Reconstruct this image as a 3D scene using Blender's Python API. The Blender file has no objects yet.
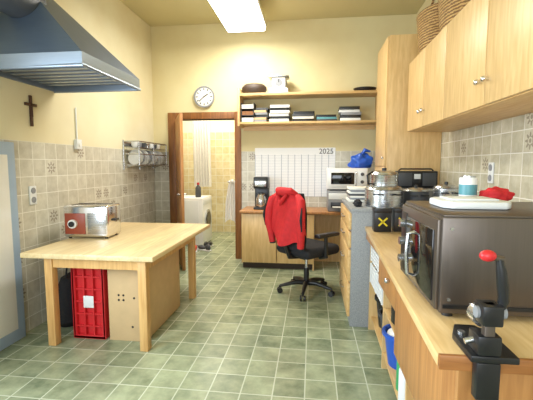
import bpy, bmesh, math, random
from mathutils import Vector, Matrix
random.seed(7)
S=bpy.context.scene
try:
    S.view_settings.view_transform='Standard'
except Exception: pass
pi=math.pi
def lin(c):
    c=c/255.0
    return c/12.92 if c<=0.04045 else ((c+0.055)/1.055)**2.4
def C(r,g,b): return (lin(r),lin(g),lin(b),1)
# ---------------------------------------------------------------- materials
def newmat(name):
    m=bpy.data.materials.new(name); m.use_nodes=True
    nt=m.node_tree; b=nt.nodes.get("Principled BSDF")
    return m,nt,b
def mat(name,col,rough=.5,metal=0,var=.08,scale=12,emit=0,alpha=None,trans=0,bump=0):
    m,nt,b=newmat(name); N=nt.nodes;L=nt.links
    b.inputs['Roughness'].default_value=rough; b.inputs['Metallic'].default_value=metal
    tc=N.new('ShaderNodeTexCoord'); no=N.new('ShaderNodeTexNoise'); no.inputs['Scale'].default_value=scale
    L.new(tc.outputs['Object'],no.inputs['Vector'])
    mx=N.new('ShaderNodeMix'); mx.data_type='RGBA'
    mx.inputs[6].default_value=tuple(max(0,c*(1-var*2)) for c in col[:3])+(1,)
    mx.inputs[7].default_value=tuple(min(1,c*(1+var)) for c in col[:3])+(1,)
    L.new(no.outputs[0],mx.inputs[0]); L.new(mx.outputs[2],b.inputs['Base Color'])
    if emit:
        b.inputs['Emission Color'].default_value=col; b.inputs['Emission Strength'].default_value=emit
    if trans: b.inputs['Transmission Weight'].default_value=trans
    if bump:
        bp=N.new('ShaderNodeBump'); bp.inputs['Strength'].default_value=bump; bp.inputs['Distance'].default_value=.01
        L.new(no.outputs[0],bp.inputs['Height']); L.new(bp.outputs[0],b.inputs['Normal'])
    return m
def wood(name,c1,c2,rough=.45,stretch=(1,1,.12),scale=14,planks=None):
    m,nt,b=newmat(name); N=nt.nodes;L=nt.links
    tc=N.new('ShaderNodeTexCoord'); mp=N.new('ShaderNodeMapping'); mp.inputs['Scale'].default_value=stretch
    L.new(tc.outputs['Object'],mp.inputs[0])
    n=N.new('ShaderNodeTexNoise'); n.inputs['Scale'].default_value=scale; n.inputs['Detail'].default_value=6; n.inputs['Distortion'].default_value=.6
    L.new(mp.outputs[0],n.inputs['Vector'])
    cr=N.new('ShaderNodeValToRGB'); cr.color_ramp.elements[0].color=c2; cr.color_ramp.elements[1].color=c1
    cr.color_ramp.elements[0].position=.3; cr.color_ramp.elements[1].position=.68
    L.new(n.outputs[0],cr.inputs[0]); out=cr.outputs[0]
    if planks:
        sx=N.new('ShaderNodeSeparateXYZ'); L.new(tc.outputs['Object'],sx.inputs[0])
        a=N.new('ShaderNodeMath'); a.operation='DIVIDE'; a.inputs[1].default_value=planks[1]; L.new(sx.outputs[planks[0]],a.inputs[0])
        fl=N.new('ShaderNodeMath'); fl.operation='FLOOR'; L.new(a.outputs[0],fl.inputs[0])
        wn=N.new('ShaderNodeTexWhiteNoise'); wn.noise_dimensions='1D'; L.new(fl.outputs[0],wn.inputs['W'])
        hv=N.new('ShaderNodeHueSaturation'); L.new(out,hv.inputs['Color'])
        mr=N.new('ShaderNodeMapRange'); mr.inputs[3].default_value=.88; mr.inputs[4].default_value=1.05; L.new(wn.outputs[0],mr.inputs[0]); L.new(mr.outputs[0],hv.inputs['Value'])
        out=hv.outputs[0]
    L.new(out,b.inputs['Base Color']); b.inputs['Roughness'].default_value=rough
    return m
def M_(N,L,op,a,b_=None,c=None):
    n=N.new('ShaderNodeMath'); n.operation=op
    for i,v in enumerate((a,b_,c)):
        if v is None: continue
        if isinstance(v,(int,float)): n.inputs[i].default_value=v
        else: L.new(v,n.inputs[i])
    return n.outputs[0]
def mixc(N,L,f,a,b_):
    n=N.new('ShaderNodeMix'); n.data_type='RGBA'
    if isinstance(f,(int,float)): n.inputs[0].default_value=f
    else: L.new(f,n.inputs[0])
    for i,v in ((6,a),(7,b_)):
        if isinstance(v,tuple): n.inputs[i].default_value=v
        else: L.new(v,n.inputs[i])
    return n.outputs[2]
def tile_layer(nt,ax_u,ax_v,size,c1,c2,grout,gw,decor=None,off=(0,0),nscale=9):
    N=nt.nodes;L=nt.links
    g=N.new('ShaderNodeNewGeometry'); sx=N.new('ShaderNodeSeparateXYZ'); L.new(g.outputs['Position'],sx.inputs[0])
    u=M_(N,L,'DIVIDE',M_(N,L,'ADD',sx.outputs[ax_u],50+off[0]),size); v=M_(N,L,'DIVIDE',M_(N,L,'ADD',sx.outputs[ax_v],50+off[1]),size)
    fu=M_(N,L,'SUBTRACT',M_(N,L,'FRACT',u),.5); fv=M_(N,L,'SUBTRACT',M_(N,L,'FRACT',v),.5)
    d=M_(N,L,'MAXIMUM',M_(N,L,'ABSOLUTE',fu),M_(N,L,'ABSOLUTE',fv))
    gm=M_(N,L,'GREATER_THAN',d,.5-gw)
    cx=N.new('ShaderNodeCombineXYZ'); L.new(M_(N,L,'FLOOR',u),cx.inputs[0]); L.new(M_(N,L,'FLOOR',v),cx.inputs[1])
    wn=N.new('ShaderNodeTexWhiteNoise'); wn.noise_dimensions='2D'; L.new(cx.outputs[0],wn.inputs['Vector'])
    no=N.new('ShaderNodeTexNoise'); no.inputs['Scale'].default_value=nscale; no.inputs['Detail'].default_value=7; no.inputs['Roughness'].default_value=.65
    ad=N.new('ShaderNodeVectorMath'); ad.operation='ADD'; L.new(g.outputs['Position'],ad.inputs[0]); L.new(wn.outputs['Color'],ad.inputs[1]); L.new(ad.outputs[0],no.inputs['Vector'])
    f=M_(N,L,'ADD',M_(N,L,'MULTIPLY',M_(N,L,'SUBTRACT',no.outputs[0],.5),2.4),M_(N,L,'MULTIPLY_ADD',wn.outputs['Value'],.4,.3))
    cl=N.new('ShaderNodeClamp'); L.new(f,cl.inputs[0])
    col=mixc(N,L,cl.outputs[0],c2,c1)
    if decor:
        r=M_(N,L,'SQRT',M_(N,L,'ADD',M_(N,L,'MULTIPLY',fu,fu),M_(N,L,'MULTIPLY',fv,fv)))
        an=M_(N,L,'ARCTAN2',fv,fu)
        pet=M_(N,L,'MULTIPLY_ADD',M_(N,L,'COSINE',M_(N,L,'MULTIPLY',an,8)),.10,.29)
        ins=M_(N,L,'LESS_THAN',r,pet); hole=M_(N,L,'GREATER_THAN',M_(N,L,'ABSOLUTE',M_(N,L,'SUBTRACT',r,.13)),.035)
        sel=M_(N,L,'GREATER_THAN',wn.outputs['Value'],1-decor[1])
        col=mixc(N,L,M_(N,L,'MULTIPLY',M_(N,L,'MULTIPLY',ins,hole),M_(N,L,'MULTIPLY',sel,.6)),col,decor[0])
    col=mixc(N,L,gm,col,grout)
    h=M_(N,L,'SUBTRACT',1,gm)
    return col,gm,h,sx
def wallmat(name,ax_u,plaster1,plaster2,ztop=1.62,tilec=(C(214,210,194),C(184,178,160)),decor=(C(112,94,82),.09),size=.15):
    m,nt,b=newmat(name); N=nt.nodes;L=nt.links
    col,gm,h,sx=tile_layer(nt,ax_u,2,size,tilec[0],tilec[1],C(232,230,220),.02,decor,off=(0,size-(ztop+50)%size))
    no=N.new('ShaderNodeTexNoise'); no.inputs['Scale'].default_value=1.1; no.inputs['Detail'].default_value=5
    g=N.new('ShaderNodeNewGeometry'); L.new(g.outputs['Position'],no.inputs['Vector'])
    mr=N.new('ShaderNodeMapRange'); mr.inputs[1].default_value=.35; mr.inputs[2].default_value=.7; L.new(no.outputs[0],mr.inputs[0])
    pl=mixc(N,L,mr.outputs[0],plaster1,plaster2)
    up=M_(N,L,'GREATER_THAN',sx.outputs[2],ztop)
    L.new(mixc(N,L,up,col,pl),b.inputs['Base Color'])
    L.new(M_(N,L,'MULTIPLY_ADD',up,.55,.25),b.inputs['Roughness'])
    bp=N.new('ShaderNodeBump'); bp.inputs['Strength'].default_value=.4; bp.inputs['Distance'].default_value=.004
    L.new(M_(N,L,'MAXIMUM',h,up),bp.inputs['Height']); L.new(bp.outputs[0],b.inputs['Normal'])
    return m
def floormat():
    m,nt,b=newmat("floor_green_tile"); N=nt.nodes;L=nt.links
    col,gm,h,sx=tile_layer(nt,0,1,.20,C(170,178,146),C(112,124,98),C(196,202,180),.02,None,off=(.03,.05),nscale=6)
    g=N.new('ShaderNodeNewGeometry'); no=N.new('ShaderNodeTexNoise'); no.inputs['Scale'].default_value=1.6; no.inputs['Detail'].default_value=8; L.new(g.outputs['Position'],no.inputs['Vector'])
    mr=N.new('ShaderNodeMapRange'); mr.inputs[1].default_value=.3; mr.inputs[2].default_value=.7; mr.inputs[3].default_value=.82; mr.inputs[4].default_value=1.08; L.new(no.outputs[0],mr.inputs[0])
    hv=N.new('ShaderNodeHueSaturation'); L.new(col,hv.inputs['Color']); L.new(mr.outputs[0],hv.inputs['Value'])
    L.new(hv.outputs[0],b.inputs['Base Color']); b.inputs['Roughness'].default_value=.25
    bp=N.new('ShaderNodeBump'); bp.inputs['Strength'].default_value=.35; bp.inputs['Distance'].default_value=.004
    L.new(h,bp.inputs['Height']); L.new(bp.outputs[0],b.inputs['Normal'])
    return m
def gridmat(name,ax_u,nu,nv,base,line):
    m,nt,b=newmat(name); N=nt.nodes;L=nt.links
    tc=N.new('ShaderNodeTexCoord'); sx=N.new('ShaderNodeSeparateXYZ'); L.new(tc.outputs['Generated'],sx.inputs[0])
    fu=M_(N,L,'FRACT',M_(N,L,'MULTIPLY',sx.outputs[ax_u],nu)); fv=M_(N,L,'FRACT',M_(N,L,'MULTIPLY',sx.outputs[2],nv))
    g=M_(N,L,'MAXIMUM',M_(N,L,'LESS_THAN',fu,.07),M_(N,L,'MULTIPLY',M_(N,L,'LESS_THAN',fv,.2),.5))
    hd=M_(N,L,'LESS_THAN',sx.outputs[2],.86)
    L.new(mixc(N,L,M_(N,L,'MULTIPLY',g,hd),base,line),b.inputs['Base Color']); b.inputs['Roughness'].default_value=.6
    return m
def wickermat():
    m,nt,b=newmat("wicker"); N=nt.nodes;L=nt.links
    tc=N.new('ShaderNodeTexCoord'); w=N.new('ShaderNodeTexWave'); w.bands_direction='Z'; w.inputs['Scale'].default_value=14; w.inputs['Distortion'].default_value=3;w.inputs['Detail Scale'].default_value=4
    L.new(tc.outputs['Object'],w.inputs['Vector'])
    L.new(mixc(N,L,w.outputs[1],C(110,74,38),C(205,165,105)),b.inputs['Base Color'])
    bp=N.new('ShaderNodeBump'); bp.inputs['Strength'].default_value=.8; bp.inputs['Distance'].default_value=.01; L.new(w.outputs[1],bp.inputs['Height']); L.new(bp.outputs[0],b.inputs['Normal'])
    return m
def brushed(name,col,rough=.32,metal=.85,axis=(1,1,30)):
    m,nt,b=newmat(name); N=nt.nodes;L=nt.links
    tc=N.new('ShaderNodeTexCoord'); mp=N.new('ShaderNodeMapping'); mp.inputs['Scale'].default_value=axis; L.new(tc.outputs['Object'],mp.inputs[0])
    n=N.new('ShaderNodeTexNoise'); n.inputs['Scale'].default_value=6; n.inputs['Detail'].default_value=4; L.new(mp.outputs[0],n.inputs['Vector'])
    c2=tuple(x*.8 for x in col[:3])+(1,)
    L.new(mixc(N,L,n.outputs[0],c2,col),b.inputs['Base Color'])
    L.new(M_(N,L,'MULTIPLY_ADD',n.outputs[0],.15,rough-.07),b.inputs['Roughness']); b.inputs['Metallic'].default_value=metal
    return m

FLOOR=floormat()
W_LEFT=wallmat("wall_left_paint_tile",1,C(226,219,188),C(212,198,156))
W_BACK=wallmat("wall_back_paint_tile",0,C(222,211,168),C(208,192,144))
W_RIGHT=wallmat("wall_right_tile",1,C(226,214,175),C(214,200,150),ztop=1.95,tilec=(C(208,203,180),C(176,169,146)))
HALL=wallmat("hallway_tile",0,C(240,230,196),C(232,220,180),ztop=2.1,tilec=(C(230,216,176),C(206,186,138)),decor=None)
HALLS=wallmat("hallway_tile_side",1,C(240,236,222),C(235,228,205),ztop=.0,decor=None)
CEIL=mat("ceiling_paint",C(206,195,150),.9,var=.06,scale=1.5)
MAPLE=wood("light_maple",C(226,192,136),C(206,168,110),.4,(6,6,.7),6)
MAPLEX=wood("light_maple_h",C(218,184,128),C(198,158,102),.4,(.7,6,6),6)
MAPLEY=wood("light_maple_y",C(226,190,132),C(204,160,100),.4,(6,.7,6),6)
BUTCH=wood("butcher_block",C(236,214,168),C(220,192,140),.38,(8,.7,8),5,planks=(0,.09))
LEG=wood("table_leg_wood",C(222,180,118),C(196,148,88),.45,(8,8,.6),5)
COUNT=wood("counter_wood",C(230,198,144),C(208,170,112),.3,(8,.8,8),5,planks=(0,.12))
COUNTD=wood("counter_edge_wood",C(170,112,60),C(134,84,42),.4,(.8,8,8),6)
BROWN=wood("door_brown_wood",C(150,98,50),C(112,70,34),.45,(8,8,.6),5)
ORANGE=wood("door_leaf_wood",C(190,136,80),C(160,108,60),.4,(8,8,.6),5)
STEEL=brushed("stainless_steel",C(200,202,204),.25,.9)
STEELD=brushed("dark_brushed_steel",C(106,97,90),.36,.75,(30,1,1))
HOODM=brushed("hood_blue_steel",C(98,112,130),.38,.6,(1,20,1))
HOODR=brushed("hood_rim_steel",C(142,154,168),.35,.6)
BLACK=mat("black_plastic",C(28,28,30),.35)
BLACKF=mat("black_fabric",C(34,34,38),.85,scale=60,var=.2,bump=.3)
GLASSB=mat("black_glass",C(18,18,20),.08)
DGREY=mat("dark_grey",C(70,72,76),.5)
GREYM=mat("mid_grey",C(140,142,146),.5)
WHITE=mat("white_enamel",C(232,232,230),.3,var=.02)
WPLAS=mat("white_plastic",C(224,226,226),.45,var=.03)
PAPER=mat("paper_white",C(236,234,226),.8,var=.03)
RED=mat("red_fabric",C(205,36,42),.75,scale=20,var=.15,bump=.3)
REDP=mat("red_plastic",C(205,40,46),.4)
BLUE=mat("blue_plastic",C(40,90,190),.35)
BLUEW=mat("blue_white_paint",C(160,182,208),.4,var=.04)
CARD=mat("cardboard",C(206,176,132),.8,var=.06)
GRAN=mat("grey_speckled_laminate",C(160,162,164),.5,scale=160,var=.35)
YEL=mat("yellow_print",C(220,200,40),.5)
GREEN=mat("green_plastic",C(60,160,100),.4)
TEAL=mat("teal_plastic",C(90,150,160),.4)
CERAM=mat("brown_panel",C(150,70,48),.4)
CROSSM=mat("cross_wood",C(74,44,26),.5)
WICK=wickermat()
CLOTH=mat("white_cloth",C(236,232,224),.9,scale=30,bump=.4)
EMIT=mat("lamp_diffuser",(1,.98,.95,1),.5,var=0,emit=9)
KICK=mat("dark_kick",C(60,44,30),.6)
CAL=gridmat("calendar_print",0,12,31,C(238,240,242),C(140,150,170))
CHROME=mat("chrome",C(225,225,228),.12,1,var=.02)

# ---------------------------------------------------------------- builder
class B:
    def __init__(s,name): s.name=name; s.bm=bmesh.new(); s.mats=[]; s.M=Matrix.Identity(4)
    def mi(s,m):
        if m not in s.mats: s.mats.append(m)
        return s.mats.index(m)
    def add(s,t,m,L=None):
        i=s.mi(m); T=s.M@(L if L is not None else Matrix.Identity(4))
        mp={}
        for v in t.verts: mp[v]=s.bm.verts.new(T@v.co)
        for f in t.faces:
            try: nf=s.bm.faces.new([mp[v] for v in f.verts]); nf.material_index=i; nf.smooth=True
            except ValueError: pass
        t.free()
    def box(s,x0,x1,y0,y1,z0,z1,m,bev=0.0,L=None,seg=2):
        t=bmesh.new(); bmesh.ops.create_cube(t,size=1)
        for v in t.verts: v.co=Vector(((x0+x1)/2+v.co.x*(x1-x0),(y0+y1)/2+v.co.y*(y1-y0),(z0+z1)/2+v.co.z*(z1-z0)))
        if bev: bmesh.ops.bevel(t,geom=t.edges[:],offset=bev,segments=seg,affect='EDGES',profile=.5)
        s.add(t,m,L); return s
    def cyl(s,p0,p1,r0,m,r1=None,seg=20,L=None,caps=True):
        r1=r0 if r1 is None else r1
        p0=Vector(p0);p1=Vector(p1);d=p1-p0
        t=bmesh.new(); bmesh.ops.create_cone(t,cap_ends=caps,segments=seg,radius1=r0,radius2=r1,depth=d.length)
        R=d.to_track_quat('Z','Y').to_matrix().to_4x4(); R.translation=(p0+p1)/2
        s.add(t,m,(L if L is not None else Matrix.Identity(4))@R); return s
    def lathe(s,c,prof,m,seg=28,L=None,sx=1,sy=1):
        t=bmesh.new(); rings=[]
        for r,z in prof:
            rings.append([t.verts.new((c[0]+sx*max(r,.0001)*math.cos(2*pi*k/seg),c[1]+sy*max(r,.0001)*math.sin(2*pi*k/seg),c[2]+z)) for k in range(seg)])
        for a,b in zip(rings,rings[1:]):
            for k in range(seg): t.faces.new((a[k],a[(k+1)%seg],b[(k+1)%seg],b[k]))
        t.faces.new(rings[0][::-1]); t.faces.new(rings[-1])
        s.add(t,m,L); return s
    def sph(s,c,r,m,sc=(1,1,1),L=None,seg=18):
        t=bmesh.new(); bmesh.ops.create_uvsphere(t,u_segments=seg,v_segments=seg//2+2,radius=r)
        for v in t.verts: v.co=Vector((c[0]+v.co.x*sc[0],c[1]+v.co.y*sc[1],c[2]+v.co.z*sc[2]))
        s.add(t,m,L); return s
    def poly(s,vs,fs,m,L=None):
        t=bmesh.new(); V=[t.verts.new(v) for v in vs]
        for f in fs: t.faces.new([V[i] for i in f])
        bmesh.ops.recalc_face_normals(t,faces=t.faces[:]); s.add(t,m,L); return s
    def prism(s,outl,z0,z1,m,bev=0,L=None):
        n=len(outl); t=bmesh.new()
        a=[t.verts.new((x,y,z0)) for x,y in outl]; b=[t.verts.new((x,y,z1)) for x,y in outl]
        t.faces.new(a[::-1]); t.faces.new(b)
        for i in range(n): t.faces.new((a[i],a[(i+1)%n],b[(i+1)%n],b[i]))
        bmesh.ops.recalc_face_normals(t,faces=t.faces[:])
        if bev: bmesh.ops.bevel(t,geom=t.edges[:],offset=bev,segments=2,affect='EDGES',profile=.5)
        s.add(t,m,L); return s
    def tube(s,pts,r,m,seg=10,L=None):
        P=[Vector(p) for p in pts]; rs=r if isinstance(r,(list,tuple)) else [r]*len(P)
        t=bmesh.new(); rings=[]; up=None
        for i,p in enumerate(P):
            d=(P[min(i+1,len(P)-1)]-P[max(i-1,0)]).normalized()
            if up is None: up=d.orthogonal().normalized()
            up=(up-d*up.dot(d)).normalized(); sd=d.cross(up)
            rings.append([t.verts.new(p+(up*math.cos(2*pi*k/seg)+sd*math.sin(2*pi*k/seg))*rs[i]) for k in range(seg)])
        for a,b in zip(rings,rings[1:]):
            for k in range(seg): t.faces.new((a[k],a[(k+1)%seg],b[(k+1)%seg],b[k]))
        t.faces.new(rings[0][::-1]); t.faces.new(rings[-1]); bmesh.ops.recalc_face_normals(t,faces=t.faces[:])
        s.add(t,m,L); return s
    def done(s,recenter=True):
        me=bpy.data.meshes.new(s.name)
        bmesh.ops.recalc_face_normals(s.bm,faces=s.bm.faces[:])
        s.bm.to_mesh(me); s.bm.free()
        for m in s.mats: me.materials.append(m)
        me.set_sharp_from_angle(angle=math.radians(38))
        o=bpy.data.objects.new(s.name,me); bpy.context.collection.objects.link(o)
        if recenter:
            xs=[v.co for v in me.vertices]
            c=Vector([(min(v[i] for v in xs)+max(v[i] for v in xs))/2 for i in range(3)]); c.z=min(v.z for v in xs)
            me.transform(Matrix.Translation(-c)); o.location=c
        return o
def RZ(x,y,a,z=0): return Matrix.Translation((x,y,z))@Matrix.Rotation(a,4,'Z')

XL,XR,YB,YN,H=-2.40,1.38,5.45,-1.6,3.46
# ---------------------------------------------------------------- shell
B("floor").box(-3.2,XR+.15,YN-.15,7.75,-.1,0,FLOOR).done(False)
B("ceiling").box(XL-.15,XR+.15,YN-.15,YB+.15,H,H+.1,CEIL).done(False)
w=B("wall_left")
w.box(XL-.15,XL,1.7,YB,0,H,W_LEFT).box(XL-.15,XL,YN,0,0,H,W_LEFT).box(XL-.15,XL,0,1.7,0,.9,W_LEFT).box(XL-.15,XL,0,1.7,2.3,H,W_LEFT); w.done(False)
B("wall_right").box(XR,XR+.15,YN,YB,0,H,W_RIGHT).done(False)
w=B("wall_back"); DX0,DX1,DZ=-2.06,-1.12,2.10
w.box(-3.2,DX0,YB,YB+.15,0,H,W_BACK).box(DX1,XR+.15,YB,YB+.15,0,H,W_BACK).box(DX0,DX1,YB,YB+.15,DZ,H,W_BACK); w.done(False)
w=B("wall_front"); w.box(XL-.15,-1.7,YN-.15,YN,0,H,W_BACK).box(.7,XR+.15,YN-.15,YN,0,H,W_BACK).box(-1.7,.7,YN-.15,YN,0,.95,W_BACK).box(-1.7,.7,YN-.15,YN,2.5,H,W_BACK); w.done(False)
def window(name,ax,a0,a1,z0,z1,pos):
    b=B(name)
    def bx(u0,u1,zz0,zz1,d0,d1,m):
        if ax=='x': b.box(u0,u1,pos+d0,pos+d1,zz0,zz1,m)
        else: b.box(pos+d0,pos+d1,u0,u1,zz0,zz1,m)
    t=.06
    bx(a0,a1,z0,z0+t,-.04,.04,WHITE);bx(a0,a1,z1-t,z1,-.04,.04,WHITE);bx(a0,a0+t,z0+t,z1-t,-.04,.04,WHITE);bx(a1-t,a1,z0+t,z1-t,-.04,.04,WHITE)
    c=(a0+a1)/2; bx(c-t/2,c+t/2,z0+t,z1-t,-.04,.04,WHITE)
    return b.done(False)
window("window_1",'x',-1.7,.7,.95,2.5,YN-.1); window("window_2",'y',0,1.7,.9,2.3,XL-.1)
# hallway room
w=B("wall_hallway_back"); w.box(-3.2,-.2,7.6,7.75,0,2.9,HALL); w.done(False)
w=B("wall_hallway_left"); w.box(-2.95,-2.8,YB+.15,7.6,0,2.9,HALLS); w.done(False)
w=B("wall_hallway_right"); w.box(-.9,-.75,YB+.15,7.6,0,2.9,HALLS); w.done(False)
B("ceiling_hallway").box(-3.2,-.2,YB+.15,7.75,2.9,3.0,CEIL).done(False)
# door frame
t=B("trim_1"); t.box(DX0-.10,DX0+.02,YB-.03,YB+.17,0,DZ+.1,BROWN,.004).box(DX1-.02,DX1+.075,YB-.03,YB+.17,0,DZ+.1,BROWN,.004).box(DX0+.02,DX1-.02,YB-.03,YB+.17,DZ-.0,DZ+.1,BROWN,.004); t.done()
# door leaf opened into the kitchen
d=B("door_1"); d.M=RZ(DX0+.04,YB-.05,math.radians(-65))
d.box(0,.78,-.02,.02,.01,DZ-.01,ORANGE,.003)
for x0,x1,z0,z1 in((.1,.68,.15,.95),(.1,.68,1.1,1.95)):
    d.box(x0,x1,-.026,-.018,z0,z1,ORANGE,.003).box(x0,x1,.018,.026,z0,z1,ORANGE,.003)
d.cyl((.72,-.05,1.03),(.72,.05,1.03),.01,STEEL).cyl((.72,.05,1.03),(.62,.05,1.03),.01,STEEL).cyl((.72,-.05,1.03),(.62,-.05,1.03),.01,STEEL); d.done()

# left blue-white panel (end post of the tiling)
b=B("trim_2"); b.box(XL+.001,XL+.05,1.9,2.70,0,1.60,BLUEW,.006).box(XL+.05,XL+.056,1.95,2.62,.1,1.5,WHITE,.003); b.done()

# ---------------------------------------------------------------- hood
h=B("range_hood"); x0,x1,y0,y1=XL+.002,-1.56,2.42,3.27
z0,z1=2.10,2.19
for a in((x0,x1,y0,y0+.015),(x0,x1,y1-.015,y1),(x1-.015,x1,y0+.015,y1-.015),(x0,x0+.015,y0+.015,y1-.015)): h.box(*a,z0,z1,HOODR)
ty0,ty1,tz,tx=2.78,3.10,2.88,XL+.12
h.poly([(x0,y0,z1),(x1,y0,z1),(x1,y1,z1),(x0,y1,z1),(x0,ty0,tz),(tx,ty0,tz),(tx,ty1,tz),(x0,ty1,tz)],[(0,1,5,4),(1,2,6,5),(2,3,7,6),(4,5,6,7),(0,4,7,3)],HOODM)
h.poly([(x0+.015,y0+.015,z0+.06),(x1-.015,y0+.015,z0+.04),(x1-.015,y1-.015,z0+.04),(x0+.015,y1-.015,z0+.06)],[(0,1,2,3)],STEELD)
for k in range(7):
    yy=y0+.08+k*.1; h.box(x0+.05,x1-.05,yy,yy+.05,z0+.028,z0+.036,HOODR)
h.tube([(x0+.0,y0+.02,z0+.0),(x1,y0-.0,z0),(x1,y1,z0),(x0,y1,z0)],.012,HOODR)
h.cyl((-2.15,2.22,2.62),(-2.15,2.72,2.62),.13,DGREY,seg=28).cyl((-2.15,2.20,2.62),(-2.15,2.22,2.62),.14,HOODR,seg=28)
h.cyl((-2.27,2.94,2.86),(-2.27,2.94,H-.002),.1,HOODM,seg=24); h.done()

# cross
c=B("wall_cross"); cy,cz=2.95,1.89
c.box(XL+.002,XL+.02,cy-.012,cy+.012,cz-.14,cz+.12,CROSSM,.003).box(XL+.002,XL+.02,cy-.065,cy+.065,cz+.03,cz+.055,CROSSM,.003).cyl((XL+.024,cy,cz+.03),(XL+.024,cy,cz-.06),.005,CROSSM)
c.done()
# conduit and switch
c=B("wall_conduit"); c.cyl((XL+.012,3.56,1.68),(XL+.012,3.56,2.0),.007,WPLAS).box(XL+.001,XL+.04,3.52,3.60,1.58,1.68,WPLAS,.006).cyl((XL+.04,3.56,1.63),(XL+.048,3.56,1.63),.022,WHITE); c.done()
c=B("wall_socket"); c.box(XL+.001,XL+.012,2.88,2.96,1.08,1.24,WPLAS,.004).cyl((XL+.012,2.92,1.2),(XL+.016,2.92,1.2),.026,GREYM).cyl((XL+.012,2.92,1.12),(XL+.016,2.92,1.12),.026,GREYM); c.done()
# dish rack with plates
c=B("wall_dish_rack")
ya,yb=4.5,5.38; RX=XL+.22
c.box(XL+.001,XL+.012,ya,yb,1.66,1.72,STEEL,.003)
for z in(1.42,1.56,1.72):
    c.tube([(XL+.01,ya,z),(RX,ya,z),(RX,yb,z),(XL+.01,yb,z)],.008,STEEL)
for y in(ya,(ya+yb)/2,yb):
    c.tube([(XL+.01,y,1.36),(XL+.01,y,1.74)],.009,STEEL).tube([(RX,y,1.42),(RX,y,1.72)],.007,STEEL).tube([(XL+.01,y,1.38),(RX,y,1.44)],.006,STEEL)
c.tube([(XL+.03,ya,1.42),(XL+.03,yb,1.42)],.007,STEEL)
for k in range(15):
    yy=ya+.04+k*.056; c.tube([(XL+.03,yy,1.42),(RX,yy,1.42),(RX,yy,1.56)],.004,STEEL)
    if k<14 and k%4!=3:
        hh=.10 if k%5 else .08
        c.cyl((XL+.115,yy+.02,1.425+hh),(XL+.115,yy+.032,1.425+hh),hh,[WHITE,PAPER,GREYM,GREYM][k%4],seg=26)
c.box(XL+.03,RX-.01,ya+.02,yb-.02,1.64,1.646,STEEL)
for k in range(7): c.lathe((XL+.12,ya+.08+k*.12,1.647),[(.02,0),(.035,.02),(.042,.07),(.04,.07),(.03,.015)],[WHITE,GREYM,DGREY,STEEL,WHITE,DGREY,PAPER][k],seg=16)
c.done()

# ---------------------------------------------------------------- table
t=B("kitchen_work_table"); tx0,tx1,ty0,ty1=-2.215,-1.15,2.53,4.08; TZ=.75
t.box(tx0,tx1,ty0,ty1,TZ-.04,TZ,BUTCH,.006)
ly=[2.57,3.70]; lx=[-2.05,-1.29]
for x in lx:
    for y in ly:
        t.prism([(x,y),(x+.065,y),(x+.065,y+.065),(x,y+.065)],0,TZ-.04,LEG,.004)
t.box(lx[0]+.065,lx[1],2.585,2.61,TZ-.12,TZ-.04,LEG).box(lx[0]+.065,lx[1],3.72,3.745,TZ-.12,TZ-.04,LEG)
t.box(lx[0]+.01,lx[0]+.035,2.635,3.70,TZ-.12,TZ-.04,LEG).box(lx[1]+.035,lx[1]+.06,2.635,3.70,TZ-.12,TZ-.04,LEG)
t.done()
# toaster
t=B("toaster"); t.M=RZ(-2.04,3.22,math.radians(4),TZ); a0,a1,b0,b1,zz=-.21,.21,-.13,.14,.015
t.box(a0,a1,b0,b1,zz,zz+.29,CHROME,.022,seg=4)
t.box(a0+.02,a0+.21,b0-.006,b0+.01,zz+.03,zz+.22,CERAM,.004)
t.box(a0+.23,a1-.02,b0-.004,b0+.01,zz+.03,zz+.22,STEEL,.003)
t.cyl((a0+.10,b0-.03,zz+.125),(a0+.10,b0-.005,zz+.125),.04,WHITE).cyl((a0+.10,b0-.045,zz+.125),(a0+.10,b0-.03,zz+.125),.025,BLACK)
t.box(a0+.05,a1-.05,b0+.06,b0+.09,zz+.282,zz+.292,BLACK).box(a0+.05,a1-.05,b1-.09,b1-.06,zz+.282,zz+.292,BLACK)
t.box(a1,a1+.03,-.03,.03,zz+.14,zz+.16,BLACK,.004)
for x in(a0+.04,a1-.04):
    for y in(b0+.04,b1-.04): t.cyl((x,y,.001),(x,y,zz+.01),.014,BLACK)
t.done()
# crate standing on its end
c=B("red_plastic_crate"); cx0,cx1,cy0,cy1,CH=-1.93,-1.66,2.72,3.06,.62
c.box(cx0,cx1,cy0,cy1,.0,.02,REDP).box(cx0,cx1,cy0,cy1,CH-.02,CH,REDP)
c.box(cx0,cx0+.012,cy0,cy1,.02,CH-.02,REDP).box(cx1-.012,cx1,cy0,cy1,.02,CH-.02,REDP).box(cx0+.012,cx1-.012,cy0+.03,cy0+.042,.02,CH-.02,REDP)
for k in range(4):
    x=cx0+.012+k*(cx1-cx0-.036)/3; c.box(x,x+.012,cy0+.004,cy0+.03,.02,CH-.02,REDP)
for k in range(1,6):
    z=k*CH/6; c.box(cx0+.012,cx1-.012,cy0+.008,cy0+.03,z-.006,z+.006,REDP)
c.box(cx0-.006,cx1+.006,cy0,cy0+.02,0.0,.03,REDP,.003).box(cx0-.006,cx1+.006,cy0,cy0+.02,CH-.03,CH,REDP,.003).box(cx0-.006,cx0+.02,cy0,cy0+.02,.03,CH-.03,REDP).box(cx1-.02,cx1+.006,cy0,cy0+.02,.03,CH-.03,REDP)
c.box(cx0+.09,cx1-.09,cy0+.002,cy0+.01,.26,.36,WPLAS,.004)
c.done()
c=B("cardboard_box"); bx0,bx1,by0,by1=-1.62,-1.31,2.72,3.5
c.box(bx0,bx1,by0,by1,0,.60,CARD,.004).box(bx0+.01,bx1-.01,by0+.01,by1-.01,.60,.604,KICK)
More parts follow.
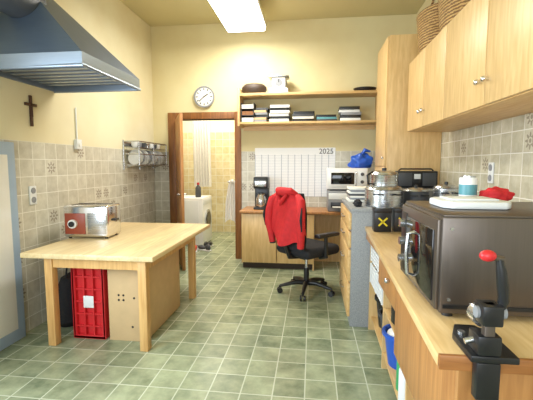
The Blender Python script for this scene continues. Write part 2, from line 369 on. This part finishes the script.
for (x,z) in((bx0+.09,.38),(bx0+.13,.38),(bx0+.09,.34),(bx0+.13,.34),(bx0+.2,.12),(bx0+.22,.36)): c.cyl((x,by0-.002,z),(x,by0+.01,z),.009,BLACK,seg=12)
c.done()
c=B("black_tote_bag"); c.lathe((-2.15,3.05,0),[(.1,0),(.13,.05),(.12,.3),(.08,.42),(.03,.45)],BLACKF,sx=1,sy=1.6); c.tube([(-2.15,2.95,.42),(-2.15,2.98,.55),(-2.15,3.12,.55),(-2.15,3.15,.42)],.008,BLACKF); c.done()

# ---------------------------------------------------------------- ceiling lamp
l=B("fluorescent_ceiling_lamp"); lx0,lx1,ly0,ly1=-1.16,-.62,3.55,5.08
l.box(lx0,lx1,ly0,ly1,3.24,3.30,WHITE,.01)
l.prism([(lx0+.02,ly0+.02),(lx1-.02,ly0+.02),(lx1-.02,ly1-.02),(lx0+.02,ly1-.02)],3.19,3.24,EMIT,.01)
for y in(3.9,4.7): l.cyl(((lx0+lx1)/2,y,3.3),((lx0+lx1)/2,y,H-.001),.012,WHITE)
l.done()

# ---------------------------------------------------------------- clock
c=B("wall_clock"); cx,cz=-1.59,2.42
c.cyl((cx,YB-.035,cz),(cx,YB-.002,cz),.155,STEEL,seg=40).cyl((cx,YB-.04,cz),(cx,YB-.03,cz),.132,PAPER,seg=40)
c.lathe((0,0,0),[(.155,0),(.155,.012),(.135,.012),(.135,0)],GREYM,seg=40,L=Matrix.Translation((cx,YB-.035,cz))@Matrix.Rotation(pi/2,4,'X'))
for k in range(12):
    a=k*pi/6; c.box(-.006,.006,-.047,-.04,.095,.122,BLACK,L=Matrix.Translation((cx,YB,cz))@Matrix.Rotation(a,4,'Y'))
c.box(-.007,.007,-.049,-.045,-.01,.07,BLACK,L=Matrix.Translation((cx,YB,cz))@Matrix.Rotation(1.0,4,'Y')).box(-.005,.005,-.053,-.05,-.01,.1,BLACK,L=Matrix.Translation((cx,YB,cz))@Matrix.Rotation(-2.3,4,'Y'))
c.done()

# ---------------------------------------------------------------- shelf unit
sy0=5.13; s=B("wall_shelf"); SX0,SX1=-1.035,.9
s.box(SX0,SX0+.03,sy0,YB-.001,1.96,2.48,MAPLE,.002).box(SX1-.03,SX1,sy0,YB-.001,1.96,2.48,MAPLE,.002)
s.box(SX0+.03,SX1-.03,sy0,YB-.001,1.985,2.015,MAPLEX,.002).box(SX0+.03,SX1-.03,sy0,YB-.001,2.37,2.405,MAPLEX,.002)
s.box(SX0+.03,SX1-.03,YB-.02,YB-.001,1.92,1.985,MAPLEX); s.done()
ZT=2.406
b=B("wicker_bread_bowl"); b.lathe((-.82,5.27,ZT),[(.10,0),(.15,.015),(.17,.06),(.165,.10),(.13,.135),(.05,.15)],KICK,sx=1.05,sy=.8); b.done()
b=B("white_kitchen_scale"); b.box(-.6,-.34,5.17,5.4,ZT,ZT+.07,WPLAS,.01).box(-.57,-.37,5.2,5.38,ZT+.07,ZT+.22,GREYM,.01).box(-.56,-.38,5.192,5.202,ZT+.08,ZT+.21,PAPER,.003).cyl((-.47,5.185,ZT+.145),(-.47,5.2,ZT+.145),.05,GREYM).box(-.475,-.465,5.18,5.186,ZT+.145,ZT+.185,BLACK).box(-.61,-.33,5.17,5.4,ZT+.22,ZT+.235,STEEL,.004); b.done()
b=B("black_tray"); b.lathe((.7,5.28,ZT),[(.08,0),(.12,.01),(.14,.05),(.13,.05),(.11,.015)],BLACK,sx=1.1); b.done()
rnd=random.Random(4)
b=B("folder_stack"); x=SX0+.24; zb=2.016
for wd,n,cs,ht in((.2,6,(GREYM,CARD,DGREY),.03),(.3,6,(PAPER,BLACK,WPLAS),.04),(.32,4,(BLACK,PAPER,DGREY),.03),(.30,3,(DGREY,TEAL,BLACK),.02),(.3,5,(WPLAS,BLACK,GREYM),.045)):
    z=zb
    for k in range(n):
        th=rnd.uniform(.018,.024)+ht*.4; o_=rnd.uniform(-.016,.016)
        b.box(x+o_,x+wd-.03+o_,sy0+.03+rnd.uniform(0,.03),YB-.04,z,z+th-.001,cs[k%3],.002,L=None); z+=th
    x+=wd+.01
b.done()
b=B("letter_tray")
for k in range(3):
    z=2.016+k*.09
    b.box(-.99,-.81,sy0+.03,YB-.06,z,z+.006,DGREY).box(-.99,-.985,sy0+.03,YB-.06,z,z+.086,DGREY).box(-.815,-.81,sy0+.03,YB-.06,z,z+.086,DGREY).box(-.98,-.82,sy0+.04,YB-.08,z+.006,z+.06,PAPER if k!=1 else BROWN)
b.done()

# ---------------------------------------------------------------- calendar
b=B("wall_calendar"); b.box(-.84,.33,YB-.008,YB-.001,.96,1.67,CAL); cal=b.done()
def text(txt,size,loc,rot,m,name,parent):
    cu=bpy.data.curves.new(name,'FONT'); cu.body=txt; cu.size=size; cu.extrude=.001; cu.align_x='CENTER'
    ob=bpy.data.objects.new(name,cu); bpy.context.collection.objects.link(ob)
    me=bpy.data.meshes.new_from_object(ob); bpy.data.objects.remove(ob)
    me.materials.clear(); me.materials.append(m)
    o=bpy.data.objects.new(name,me); bpy.context.collection.objects.link(o); o.parent=parent
    o.matrix_parent_inverse=Matrix.Identity(4)
    o.location=Vector(loc)-parent.location; o.rotation_euler=rot
    return o
text("2025",.105,(.2,YB-.012,1.583),(pi/2,0,0),DGREY,"year_label",cal)

# ---------------------------------------------------------------- desk cabinet
d=B("desk_cabinet"); d.box(-.97,.76,4.88,YB-.001,.77,.805,ORANGE,.004)
d.box(-.95,-.93,4.93,YB-.001,.08,.77,MAPLE).box(.02,.04,4.93,YB-.001,.0,.77,MAPLE).box(-.93,.02,YB-.02,YB-.001,.08,.77,MAPLE).box(-.93,.02,4.95,YB-.02,.08,.1,MAPLE)
d.box(-.945,-.47,4.91,4.93,.09,.76,MAPLE,.003).box(-.46,.035,4.91,4.93,.09,.76,MAPLE,.003)
d.box(-.94,.03,4.98,YB-.02,0,.08,KICK)
for x in(-.52,-.41): d.sph((x,4.895,.62),.014,STEEL)
d.box(.05,.72,YB-.02,YB-.001,0,.77,MAPLE).box(.72,.74,4.93,YB-.001,0,.77,MAPLE)
d.done()
c=B("coffee_maker"); cx,cy,cz=-.70,5.12,.806
c.box(cx-.1,cx+.1,cy-.1,cy+.14,cz,cz+.03,BLACK,.008).box(cx-.1,cx+.1,cy+.04,cy+.14,cz+.03,cz+.36,BLACK,.01).box(cx-.1,cx+.1,cy-.1,cy+.14,cz+.29,cz+.45,BLACK,.015).box(cx-.08,cx+.08,cy-.105,cy-.098,cz+.32,cz+.4,STEEL,.003)
c.lathe((cx,cy-.03,cz+.03),[(.06,0),(.075,.04),(.07,.12),(.045,.17),(.05,.19),(.03,.2)],STEEL).tube([(cx+.05,cy-.05,cz+.2),(cx+.1,cy-.09,cz+.19),(cx+.1,cy-.09,cz+.09),(cx+.06,cy-.06,cz+.07)],.009,BLACK); c.done()
c=B("coffee_mug"); c.lathe((-.48,5.08,.806),[(.03,0),(.038,.01),(.04,.1),(.036,.1),(.033,.012)],WHITE).tube([(-.44,5.08,.885),(-.41,5.08,.87),(-.41,5.08,.84),(-.44,5.08,.825)],.006,WHITE); c.done()
c=B("printer"); c.box(.21,.70,4.93,5.35,.806,1.08,GREYM,.015).box(.25,.64,4.92,4.94,.86,.93,BLACK,.004).box(.27,.62,4.82,4.94,.87,.875,PAPER).box(.22,.69,4.925,4.935,.97,1.05,WPLAS,.004).box(.24,.68,4.96,5.3,1.08,1.095,DGREY,.006); c.done()
c=B("microwave_oven"); c.box(.20,.72,4.95,5.35,1.10,1.38,WHITE,.012).box(.225,.58,4.942,4.952,1.135,1.35,WHITE,.004).box(.25,.55,4.936,4.944,1.17,1.32,GLASSB,.003).box(.59,.71,4.942,4.952,1.135,1.35,WPLAS,.003)
for z in(1.3,1.2): c.cyl((.65,4.925,z),(.65,4.945,z),.022,DGREY)
c.tube([(.57,4.94,1.33),(.57,4.915,1.31),(.57,4.915,1.17),(.57,4.94,1.15)],.007,STEEL); 
for x in(.23,.69):
    for y in(5.0,5.3): c.cyl((x,y,1.096),(x,y,1.1),.012,BLACK)
c.done()
def crumple(name,c,r,sc,m,seed,n=3,flat=True):
    rnd=random.Random(seed); t=bmesh.new(); bmesh.ops.create_icosphere(t,subdivisions=n,radius=r)
    dirs=[(Vector((rnd.uniform(-1,1),rnd.uniform(-1,1),rnd.uniform(-1,1))).normalized(),rnd.uniform(5,12),rnd.uniform(0,6)) for _ in range(7)]
    for v in t.verts:
        d=v.co.normalized(); k=1+.09*sum(math.sin(d.dot(a)*f_+p) for a,f_,p in dirs)/1.6
        v.co=Vector((d.x*r*k*sc[0],d.y*r*k*sc[1],d.z*r*k*sc[2]))
    zm=min(v.co.z for v in t.verts)*.72
    for v in t.verts:
        if v.co.z<zm: v.co.z=zm
    b=B(name); b.add(t,m,Matrix.Translation((c[0],c[1],c[2]-zm))); return b
b=crumple("blue_plastic_bag",(.65,5.12,1.381),.135,(1.1,.9,.8),BLUE,3,4); b.tube([(.65,5.1,1.55),(.70,5.1,1.62),(.77,5.1,1.6)],[.02,.03,.01],BLUE); b.done()

# ---------------------------------------------------------------- tall cupboard, grey cabinet
t=B("tall_cupboard"); t.box(.81,XR-.002,4.22,4.85,0,2.80,MAPLE,.003).box(.79,.81,4.23,4.84,.1,1.4,MAPLE,.003).box(.79,.81,4.23,4.84,1.41,2.79,MAPLE,.003).sph((.78,4.3,1.3),.014,STEEL).sph((.78,4.3,1.5),.014,STEEL); t.done()
g=B("drawer_cabinet")
g.box(.345,XR-.002,3.215,4.18,0,1.02,GRAN,.002).box(.335,XR-.002,3.205,4.19,1.02,1.05,GRAN,.003)
for z0_,z1_ in((.08,.38),(.4,.68),(.7,.84),(.86,1.0)):
    g.box(.322,.345,3.24,4.16,z0_,z1_,MAPLEY,.003); g.tube([(.322,3.6,(z0_+z1_)/2),(.30,3.62,(z0_+z1_)/2),(.30,3.78,(z0_+z1_)/2),(.322,3.8,(z0_+z1_)/2)],.006,STEEL)
g.done()
b=B("paper_pile")
for k in range(7): b.box(.38+rnd.uniform(-.015,.015),.60+rnd.uniform(-.015,.015),3.80+rnd.uniform(-.01,.01),4.12,1.051+k*.02,1.07+k*.02,[PAPER,GREYM,PAPER,DGREY][k%4],.002)
b.done()
crumple("black_pouch",(.41,3.38,1.051),.045,(.8,1.4,.8),BLACKF,8,4).done()

# ---------------------------------------------------------------- counter
c=B("kitchen_counter")
c.prism([(.35,1.03),(XR-.002,1.03),(XR-.002,3.2),(.455,3.2)],.865,.90,COUNT,.003)
c.box(.352,XR-.004,1.018,1.032,.86,.902,COUNTD,.003)
c.box(.42,XR-.004,1.06,1.08,0,.865,ORANGE).box(.50,XR-.004,3.17,3.19,0,.865,MAPLE)
c.box(1.2,1.22,1.08,3.17,0,.865,MAPLE)
for y in(1.9,2.55): c.box(.50,1.2,y,y+.02,0,.865,MAPLE)
c.prism([(.47,1.08),(1.2,1.08),(1.2,3.17),(.52,3.17)],.42,.44,MAPLEY)
c.prism([(.47,1.08),(1.2,1.08),(1.2,3.17),(.52,3.17)],.10,.12,MAPLEY)
c.box(.43,.47,1.1,1.9,.45,.84,ORANGE,.003); c.box(.46,.485,1.92,2.55,.62,.85,ORANGE,.003)
c.box(.46,.485,2.57,3.16,.80,.86,ORANGE,.003)
c.sph((.445,2.2,.74),.016,STEEL)
c.done()
def basket_open(name,x0,x1,y0,y1,z0,z1,m):
    b=B(name); b.box(x0,x1,y0,y1,z0,z0+.01,m)
    n=6
    for zz in (z0+.01+(z1-z0-.01)*k/4 for k in range(5)):
        b.tube([(x0,y0,zz),(x1,y0,zz),(x1,y1,zz),(x0,y1,zz),(x0,y0,zz)],.007,m,seg=6)
    for k in range(n+1):
        y=y0+(y1-y0)*k/n; b.box(x0-.004,x0+.004,y-.008,y+.008,z0,z1,m); b.box(x1-.004,x1+.004,y-.008,y+.008,z0,z1,m)
        x=x0+(x1-x0)*k/n; b.box(x-.008,x+.008,y0-.004,y0+.004,z0,z1,m); b.box(x-.008,x+.008,y1-.004,y1+.004,z0,z1,m)
    b.box(x0+.02,x1-.02,y0+.02,y1-.02,z0+.01,z1-.03,GREYM,.02)
    return b
basket_open("white_storage_basket",.50,.85,2.88,3.12,.441,.60,WPLAS).done()
basket_open("white_storage_basket.001",.50,.85,2.6,2.84,.441,.60,WPLAS).done()
basket_open("white_storage_basket.002",.50,.85,2.7,3.1,.63,.76,WPLAS).box(.52,1.15,2.6,3.16,.615,.628,MAPLE).done()
def pot(name,x,y,z,r,h,m,handles=True,lid=True):
    b=B(name); b.lathe((x,y,z),[(r*.93,0),(r,.01),(r,h),(r*1.04,h+.004),(r*.97,h+.006),(r*.95,h-.01)],m)
    if handles:
        for s_ in(-1,1): b.tube([(x+s_*r*.6,y-r*.82,z+h*.75),(x+s_*r*.7,y-r*.82-.03,z+h*.78),(x+s_*(r*.2),y-r*1.0-.03,z+h*.78),(x+s_*r*.2,y-r*.96,z+h*.75)],.006,BLACK if m!=BLACK else STEEL)
    if lid: b.lathe((x,y,z+h+.006),[(r*.98,0),(r*.9,.015),(r*.4,.03),(.01,.033)],STEEL).cyl((x,y,z+h+.035),(x,y,z+h+.06),.016,BLACK)
    return b
def bucket(name,x,y,z,r0,r1,h,m,m2):
    b=B(name); b.lathe((x,y,z),[(r0,0),(r1,h),(r1+.012,h+.002),(r1+.012,h-.02),(r1-.004,h+.003),(r0-.01,.02)],m); b.sph((x,y,z+h-.02),r1*.85,m2,(1,1,.35)); return b
bucket("waste_bucket",.64,2.98,.121,.09,.115,.24,BLACK,DGREY).done()
bucket("waste_bucket.001",.62,2.70,.121,.09,.115,.22,DGREY,BLACK).done()
bucket("blue_bucket",.60,2.40,.121,.09,.12,.22,BLUE,WPLAS).done()
pot("cooking_pot",.62,2.3,.441,.12,.13,BLACK).done()
def bottle(name,x,y,z,r,h,m,mc):
    b=B(name); b.lathe((x,y,z),[(r,0),(r*1.02,.01),(r,h*.65),(r*.4,h*.8),(r*.35,h*.88)],m).cyl((x,y,z+h*.86),(x,y,z+h),r*.45,mc); return b.done()
bottle("detergent_bottle",.53,2.0,.121,.045,.28,WPLAS,GREEN); bottle("detergent_bottle.001",.54,2.12,.121,.04,.26,GREEN,WHITE)
bottle("cleaner_bottle",.53,2.05,.441,.03,.15,WPLAS,BLUE)

# pots and appliances
p=pot("steam_cooker",.64,3.42,1.051,.165,.15,STEEL,lid=False)
p.lathe((.64,3.42,1.207),[(.165,0),(.15,.02),(.12,.03),(.12,.12),(.125,.13),(.11,.15),(.05,.165),(.01,.168)],STEEL).cyl((.64,3.42,1.37),(.64,3.42,1.395),.02,BLACK)
p.tube([(.54,3.35,1.25),(.49,3.33,1.26),(.48,3.33,1.33),(.53,3.36,1.36)],.009,BLACK); p.done()
pot("stock_pot",.94,3.5,1.051,.11,.13,DGREY,lid=True).done()
pot("stock_pot.001",1.2,3.5,1.051,.11,.16,STEEL,lid=True).done()
r=B("portable_radio"); r.box(.85,1.25,3.88,4.0,1.191,1.36,BLACK,.012).box(.87,1.0,3.872,3.882,1.21,1.34,DGREY,.003).box(1.1,1.23,3.872,3.882,1.21,1.34,DGREY,.003).box(1.02,1.08,3.87,3.882,1.28,1.33,WPLAS,.002).tube([(.88,3.94,1.36),(.9,3.94,1.38),(1.2,3.94,1.38),(1.22,3.94,1.36)],.008,BLACK)
r.done()
r=B("bread_bin"); r.box(.86,1.24,3.84,4.05,1.051,1.19,STEEL,.02,seg=4).box(.88,1.22,3.832,3.842,1.07,1.17,GREYM,.003).tube([(1.0,3.835,1.15),(1.0,3.82,1.15),(1.1,3.82,1.15),(1.1,3.835,1.15)],.005,BLACK); r.done()
for k,(x,y) in enumerate(((.55,2.98),(.705,3.0))):
    b=B("black_tea_canister" if k==0 else "black_tea_canister.001"); b.box(x-.065,x+.065,y-.05,y+.05,.901,1.07,BLACK,.005).box(x-.068,x+.068,y-.053,y+.053,1.05,1.085,BLACK,.005)
    for a in(.8,-.8): b.box(-.006,.006,-.053,-.05,-.045,.045,YEL,L=Matrix.Translation((x,y,.98))@Matrix.Rotation(a,4,'Y'))
    b.done()
bottle("spice_bottle",.88,2.9,.901,.03,.2,DGREY,BLACK); bottle("spice_bottle.001",.96,2.95,.901,.03,.22,CERAM,BLACK)
b=B("dish_towel"); b.prism([(.62,2.2),(.95,2.25),(.93,2.6),(.6,2.55)],.901,.93,CLOTH,.01).prism([(.64,2.24),(.9,2.28),(.88,2.5),(.62,2.46)],.93,.955,RED,.01); b.done()
# oven
o=B("countertop_oven"); ox0,ox1,oy0,oy1,oz0,oz1=.43,.98,1.27,1.78,.92,1.25
o.box(ox0,ox1,oy0,oy1,oz0,oz1,STEELD,.008)
o.box(ox0-.012,ox0+.002,oy0+.01,oy1-.01,oz0+.01,oz1-.01,STEELD,.004)
o.box(ox0-.018,ox0-.01,oy0+.04,oy1-.12,oz0+.03,oz1-.05,GLASSB,.003)
o.box(ox0-.016,ox0-.01,oy1-.11,oy1-.02,oz0+.03,oz1-.04,BLACK,.003)
for z in(1.0,1.08,1.16): o.cyl((ox0-.035,oy1-.065,z),(ox0-.014,oy1-.065,z),.018,STEEL)
o.tube([(ox0-.015,oy1-.24,1.15),(ox0-.04,oy1-.24,1.145),(ox0-.045,oy1-.24,1.06),(ox0-.04,oy1-.24,.98),(ox0-.015,oy1-.24,.97)],.008,STEEL)
o.box(ox0+.01,ox1-.01,oy0-.004,oy0+.004,oz0+.02,oz0+.032,BLACK).box(ox0+.005,ox1-.005,oy0+.005,oy1-.005,oz1-.002,oz1+.006,STEELD,.003)
for x in(ox0+.03,ox1-.03):
    for z in(oz0+.05,oz1-.04): o.cyl((x,oy0-.003,z),(x,oy0+.002,z),.006,STEEL,seg=10)
for x in(ox0+.04,ox1-.04):
    for y in(oy0+.04,oy1-.04): o.cyl((x,y,.903),(x,y,oz0+.005),.018,BLACK)
o.done()
b=B("white_container_lid"); b.prism([(.49,1.47),(.52,1.43),(.71,1.43),(.74,1.47),(.74,1.62),(.71,1.66),(.52,1.66),(.49,1.62)],1.257,1.285,WPLAS,.008); b.box(.53,.70,1.48,1.62,1.285,1.292,WPLAS,.003); b.done()
b=B("food_can"); b.lathe((.685,1.73,1.257),[(.034,0),(.036,.003),(.036,.105),(.034,.108)],WHITE).lathe((.685,1.73,1.29),[(.0365,0),(.0365,.045)],TEAL).cyl((.685,1.73,1.365),(.685,1.73,1.373),.031,STEEL); b.done()
crumple("red_dish_cloth",(.79,1.71,1.257),.045,(1.4,.8,.8),RED,5,4).done()
# can opener (clamped on the counter's end edge)
k=B("bench_can_opener"); kx=.465
k.prism([(kx-.045,.985),(kx+.075,.985),(kx+.075,1.12),(kx+.045,1.19),(kx-.015,1.19),(kx-.045,1.12)],.903,.922,BLACK,.004).box(kx-.03,kx+.03,.985,1.015,.80,.903,BLACK,.004)
k.box(kx-.03,kx+.03,.985,1.05,.922,.975,BLACK,.006)
k.box(kx-.013,kx+.013,.99,1.014,.60,1.06,STEELD,.002).box(kx-.026,kx+.026,.975,1.035,1.005,1.06,BLACK,.006)
k.cyl((kx-.033,1.005,1.035),(kx+.04,1.005,1.035),.016,GREYM)
k.cyl((kx,1.03,1.01),(kx,1.07,1.01),.028,STEEL)
k.tube([(kx+.028,1.005,1.04),(kx+.036,1.005,1.07),(kx+.028,1.0,1.11),(kx+.022,1.0,1.15),(kx+.016,1.0,1.18)],[.011,.014,.014,.012,.008],BLACK)
k.cyl((kx-.01,1.0,1.184),(kx+.026,1.0,1.178),.008,STEELD)
k.sph((kx-.012,1.0,1.187),.016,REDP,(1.3,1,.95)); k.cyl((kx-.05,1.02,.945),(kx-.02,1.02,.955),.008,STEEL)
k.cyl((kx+.05,1.11,.922),(kx+.05,1.11,.93),.01,STEEL).cyl((kx-.02,1.12,.922),(kx-.02,1.12,.93),.01,STEEL); k.done()

# ---------------------------------------------------------------- upper cabinets
u=B("upper_cabinet"); UX,UZ0,UZ1=.95,1.75,2.43
u.box(UX+.022,XR-.002,.9,3.95,UZ0,UZ1,MAPLEY,.002)
ed=[3.95,3.42,2.9,2.25,1.6,.9]
for a,b_ in zip(ed,ed[1:]):
    u.box(UX,UX+.02,b_+.004,a-.004,UZ0+.005,UZ1-.005,MAPLE,.004)
for y in(3.42+.045,3.42-.045,2.25+.045,2.25-.045):
    u.cyl((UX-.018,y,UZ0+.14),(UX,y,UZ0+.14),.007,CHROME).sph((UX-.025,y,UZ0+.14),.017,CHROME)
u.done()
def wbasket(name,x,y,z,rx,ry,h,handle=True):
    b=B(name); r=1
    t=[(.80,0),(.92,h*.3),(1,h*.85),(1.05,h),(.98,h+.01),(.93,h*.8),(.8,.02)]
    b.lathe((x,y,z),[(q*rx,zz) for q,zz in t],WICK,seg=32,sy=ry/rx)
    if handle: b.tube([(x,y+ry*math.cos(a),z+h+.22*math.sin(a)) for a in [pi*k_/12 for k_ in range(13)]],.012,WICK)
    return b.done()
wbasket("wicker_basket",1.12,3.68,UZ1+.001,.165,.26,.36)
wbasket("wicker_basket.001",1.12,3.10,UZ1+.001,.16,.27,.38,False)
# wall socket right
b=B("wall_socket.001"); b.box(XR-.012,XR-.001,3.02,3.1,1.28,1.44,WPLAS,.004).cyl((XR-.016,3.06,1.40),(XR-.01,3.06,1.40),.026,GREYM).cyl((XR-.016,3.06,1.32),(XR-.01,3.06,1.32),.026,GREYM); b.done()

# ---------------------------------------------------------------- office chair
ch=B("office_chair"); A=math.radians(46-90)
ch.M=RZ(-.05,4.08,A)      # local +Y is the facing direction
for k in range(5):
    a=2*pi*k/5+.35; dx,dy=math.cos(a),math.sin(a)
    ch.tube([(0,0,.105),(dx*.12,dy*.12,.115),(dx*.30,dy*.30,.078)],[.03,.026,.016],BLACK)
    ch.cyl((dx*.30,dy*.30,.085),(dx*.30,dy*.30,.05),.01,BLACK)
    px,py=-dy,dx
    for s_ in(-.02,.02): ch.cyl((dx*.30+px*(s_-.009),dy*.30+py*(s_-.009),.03),(dx*.30+px*(s_+.009),dy*.30+py*(s_+.009),.03),.03,BLACK,seg=16)
ch.cyl((0,0,.09),(0,0,.28),.03,BLACK).cyl((0,0,.28),(0,0,.42),.018,STEEL).box(-.1,.1,-.13,.13,.40,.44,BLACK,.01)
t=bmesh.new(); bmesh.ops.create_cube(t,size=1)
for v in t.verts: v.co=Vector((v.co.x*.52,v.co.y*.52+.02,v.co.z*.11+.495))
bmesh.ops.bevel(t,geom=t.edges[:],offset=.05,segments=4,affect='EDGES',profile=.5); ch.add(t,BLACKF)
ch.tube([(0,-.1,.42),(0,-.26,.44),(0,-.31,.55),(0,-.29,.8)],[.025,.025,.022,.02],BLACK)
t=bmesh.new(); bmesh.ops.create_grid(t,x_segments=8,y_segments=10,size=.5)
for v in t.verts:
    X=v.co.x;Y=v.co.y; wdt=.42*(1-.2*max(0,Y*1.6)**2); v.co=Vector((X*wdt,-.25-.06*(Y)**2*1.5+.16*X*X,.85+Y*.56))
bmesh.ops.solidify(t,geom=t.faces[:],thickness=.045); ch.add(t,BLACKF)
for s_ in(-1,1):
    ch.tube([(s_*.2,.0,.43),(s_*.29,.0,.45),(s_*.3,-.02,.67)],.02,BLACK); ch.box(s_*.3-.042,s_*.3+.042,-.16,.16,.67,.71,BLACK,.016)
ch.done()
# jacket draped over backrest (open shell following the backrest)
j=B("red_jacket"); j.M=RZ(-.05,4.08,A)
seg,rows=64,28; t=bmesh.new(); rings=[]
for i in range(rows):
    q=i/(rows-1); top=min(1,(q/.2))**.5
    hw=(.215+.025*q)*(.42+.58*top); hd=(.055+.03*q)*(.35+.65*top)
    zt=1.165-q*.52
    ring=[]
    for k in range(seg):
        a=2*pi*k/seg; ca,sa=math.cos(a),math.sin(a)
        n=2.8; rr=(abs(ca)**n+abs(sa)**n)**(-1/n)
        fold=1+(.1+.35*q)*math.sin(a*5+q*3+.6)*(.4+q)*.6+.10*q*math.sin(a*11+q*6)
        x=ca*rr*hw*(1+.03*math.sin(q*9+sa)); y=-.285+sa*rr*hd*fold
        hem=q*q*(.05*math.sin(a*2+1)+.025*math.sin(a*5))
        ring.append(t.verts.new((x,y,zt+hem-.05*(abs(ca))*(1-q))))
    rings.append(ring)
for a_,b_ in zip(rings,rings[1:]):
    for k in range(seg): t.faces.new((a_[k],a_[(k+1)%seg],b_[(k+1)%seg],b_[k]))
t.faces.new(rings[0]); j.add(t,RED)
j.tube([(-.11,-.27,1.12),(-.09,-.34,1.155),(-.03,-.375,1.15),(.04,-.375,1.15),(.10,-.34,1.155),(.12,-.27,1.12)],[.02,.035,.045,.045,.035,.02],RED,seg=14)
j.tube([(-.07,-.37,1.12),(0,-.39,1.03),(.07,-.37,1.12)],[.02,.03,.02],RED,seg=12)
for s_ in(-1,1):
    j.tube([(s_*.15,-.29,1.10),(s_*.215,-.31,1.05),(s_*.245,-.335,.93),(s_*.25,-.34,.80),(s_*.235,-.32,.68),(s_*.22,-.31,.58)],[.035,.05,.045,.046,.038,.036],RED,seg=14)
    j.tube([(s_*.285,-.36,1.0),(s_*.29,-.378,.88),(s_*.285,-.36,.76)],[.006,.014,.006],BLACKF,seg=8)
    j.cyl((s_*.22,-.31,.59),(s_*.218,-.308,.565),.034,BLACKF)
j.done()

# ---------------------------------------------------------------- hallway things
b=B("washing_machine"); b.box(-2.42,-1.88,6.2,6.8,.01,.85,WHITE,.012).cyl((-1.885,6.5,.45),(-1.86,6.5,.45),.17,STEEL,seg=30).cyl((-1.862,6.5,.45),(-1.85,6.5,.45),.13,GLASSB,seg=30).box(-1.885,-1.872,6.24,6.76,.72,.82,WPLAS,.004).box(-2.2,-1.95,6.19,6.2,.1,.8,WPLAS,.003); b.done()
b=B("white_curtain"); t=bmesh.new(); n=50; ra=[];rb=[]
for k in range(n+1):
    x=-2.3+.34*k/n; y=7.0+.035*math.sin(k*.8)
    ra.append(t.verts.new((x+.02,y,1.0))); rb.append(t.verts.new((x,y,2.35)))
for k in range(n): t.faces.new((ra[k],ra[k+1],rb[k+1],rb[k]))
b.add(t,CLOTH); b.cyl((-2.79,7.0,2.36),(-1.9,7.0,2.36),.012,STEEL); b.done()
b=B("door_2"); b.box(-2.795,-2.76,6.9,7.55,0.005,2.0,WHITE,.004).cyl((-2.76,6.98,1.0),(-2.71,6.98,1.0),.012,STEEL).cyl((-2.71,6.98,1.0),(-2.71,7.08,1.0),.01,STEEL); b.done()
b=B("hanging_white_towel"); t=bmesh.new(); n=28; ra=[];rb=[];rc=[]
for k in range(n+1):
    x=-1.42+.24*k/n; y=5.98+.022*math.sin(k*.8)
    ra.append(t.verts.new((x-.01,y-.02,.46+.06*math.sin(k*.15)))); rc.append(t.verts.new((x,y,.8))); rb.append(t.verts.new((-1.30+(x+1.30)*.5,y,1.15)))
for r0_,r1_ in((ra,rc),(rc,rb)):
    for k in range(n): t.faces.new((r0_[k],r0_[k+1],r1_[k+1],r1_[k]))
b.add(t,CLOTH); b.cyl((-1.38,5.98,1.15),(-.9,5.98,1.15),.01,STEEL).sph((-1.30,5.97,1.15),.035,CLOTH); b.done()
def shoe(name,x,y,a,m):
    b=B(name); b.M=RZ(x,y,a)
    b.sph((0,.07,.045),.05,m,(.85,1.5,.8)).sph((0,-.07,.06),.045,m,(.85,1.2,1.2)).box(-.042,.042,-.12,.14,0.0,.02,WPLAS,.01); b.done()
shoe("shoe",-1.92,5.85,.3,REDP); shoe("shoe.001",-1.76,5.90,1.1,DGREY); shoe("shoe.002",-1.78,6.15,-.2,BLACK)
b=bottle("spray_bottle",-2.0,6.35,.851,.05,.26,DGREY,REDP)

# ---------------------------------------------------------------- lights
def area(name,loc,rot,sx,sy,e,col):
    l=bpy.data.lights.new(name,'AREA'); l.shape='RECTANGLE'; l.size=sx; l.size_y=sy; l.energy=e; l.color=col
    o=bpy.data.objects.new(name,l); bpy.context.collection.objects.link(o); o.location=loc; o.rotation_euler=rot; return o
area("ceiling_lamp_light",(-.89,4.3,3.17),(0,0,0),.45,1.45,56,(1,.97,.88))
area("window_light_front",(-.5,YN+.05,1.72),(pi/2,0,0),2.2,1.4,84,(.84,.92,1))
area("window_light_left",(XL+.02,.85,1.6),(0,-pi/2,0),1.3,1.6,125,(.76,.88,1))
area("hallway_light",(-1.9,6.6,2.85),(0,0,0),1,1,50,(1,.96,.86))
wd=bpy.data.worlds.new("sky"); S.world=wd; wd.use_nodes=True
bg=wd.node_tree.nodes['Background']; sk=wd.node_tree.nodes.new('ShaderNodeTexSky'); sk.sky_type='HOSEK_WILKIE'
wd.node_tree.links.new(sk.outputs[0],bg.inputs[0]); bg.inputs[1].default_value=.6

# ---------------------------------------------------------------- camera
cd=bpy.data.cameras.new("camera"); cam=bpy.data.objects.new("camera",cd); bpy.context.collection.objects.link(cam)
cd.sensor_width=36; cd.lens=36*370/533; cd.clip_start=.02
cam.location=(0,0,1.42); cam.rotation_euler=(pi/2-math.radians(5.4),0,math.radians(7))
S.camera=cam
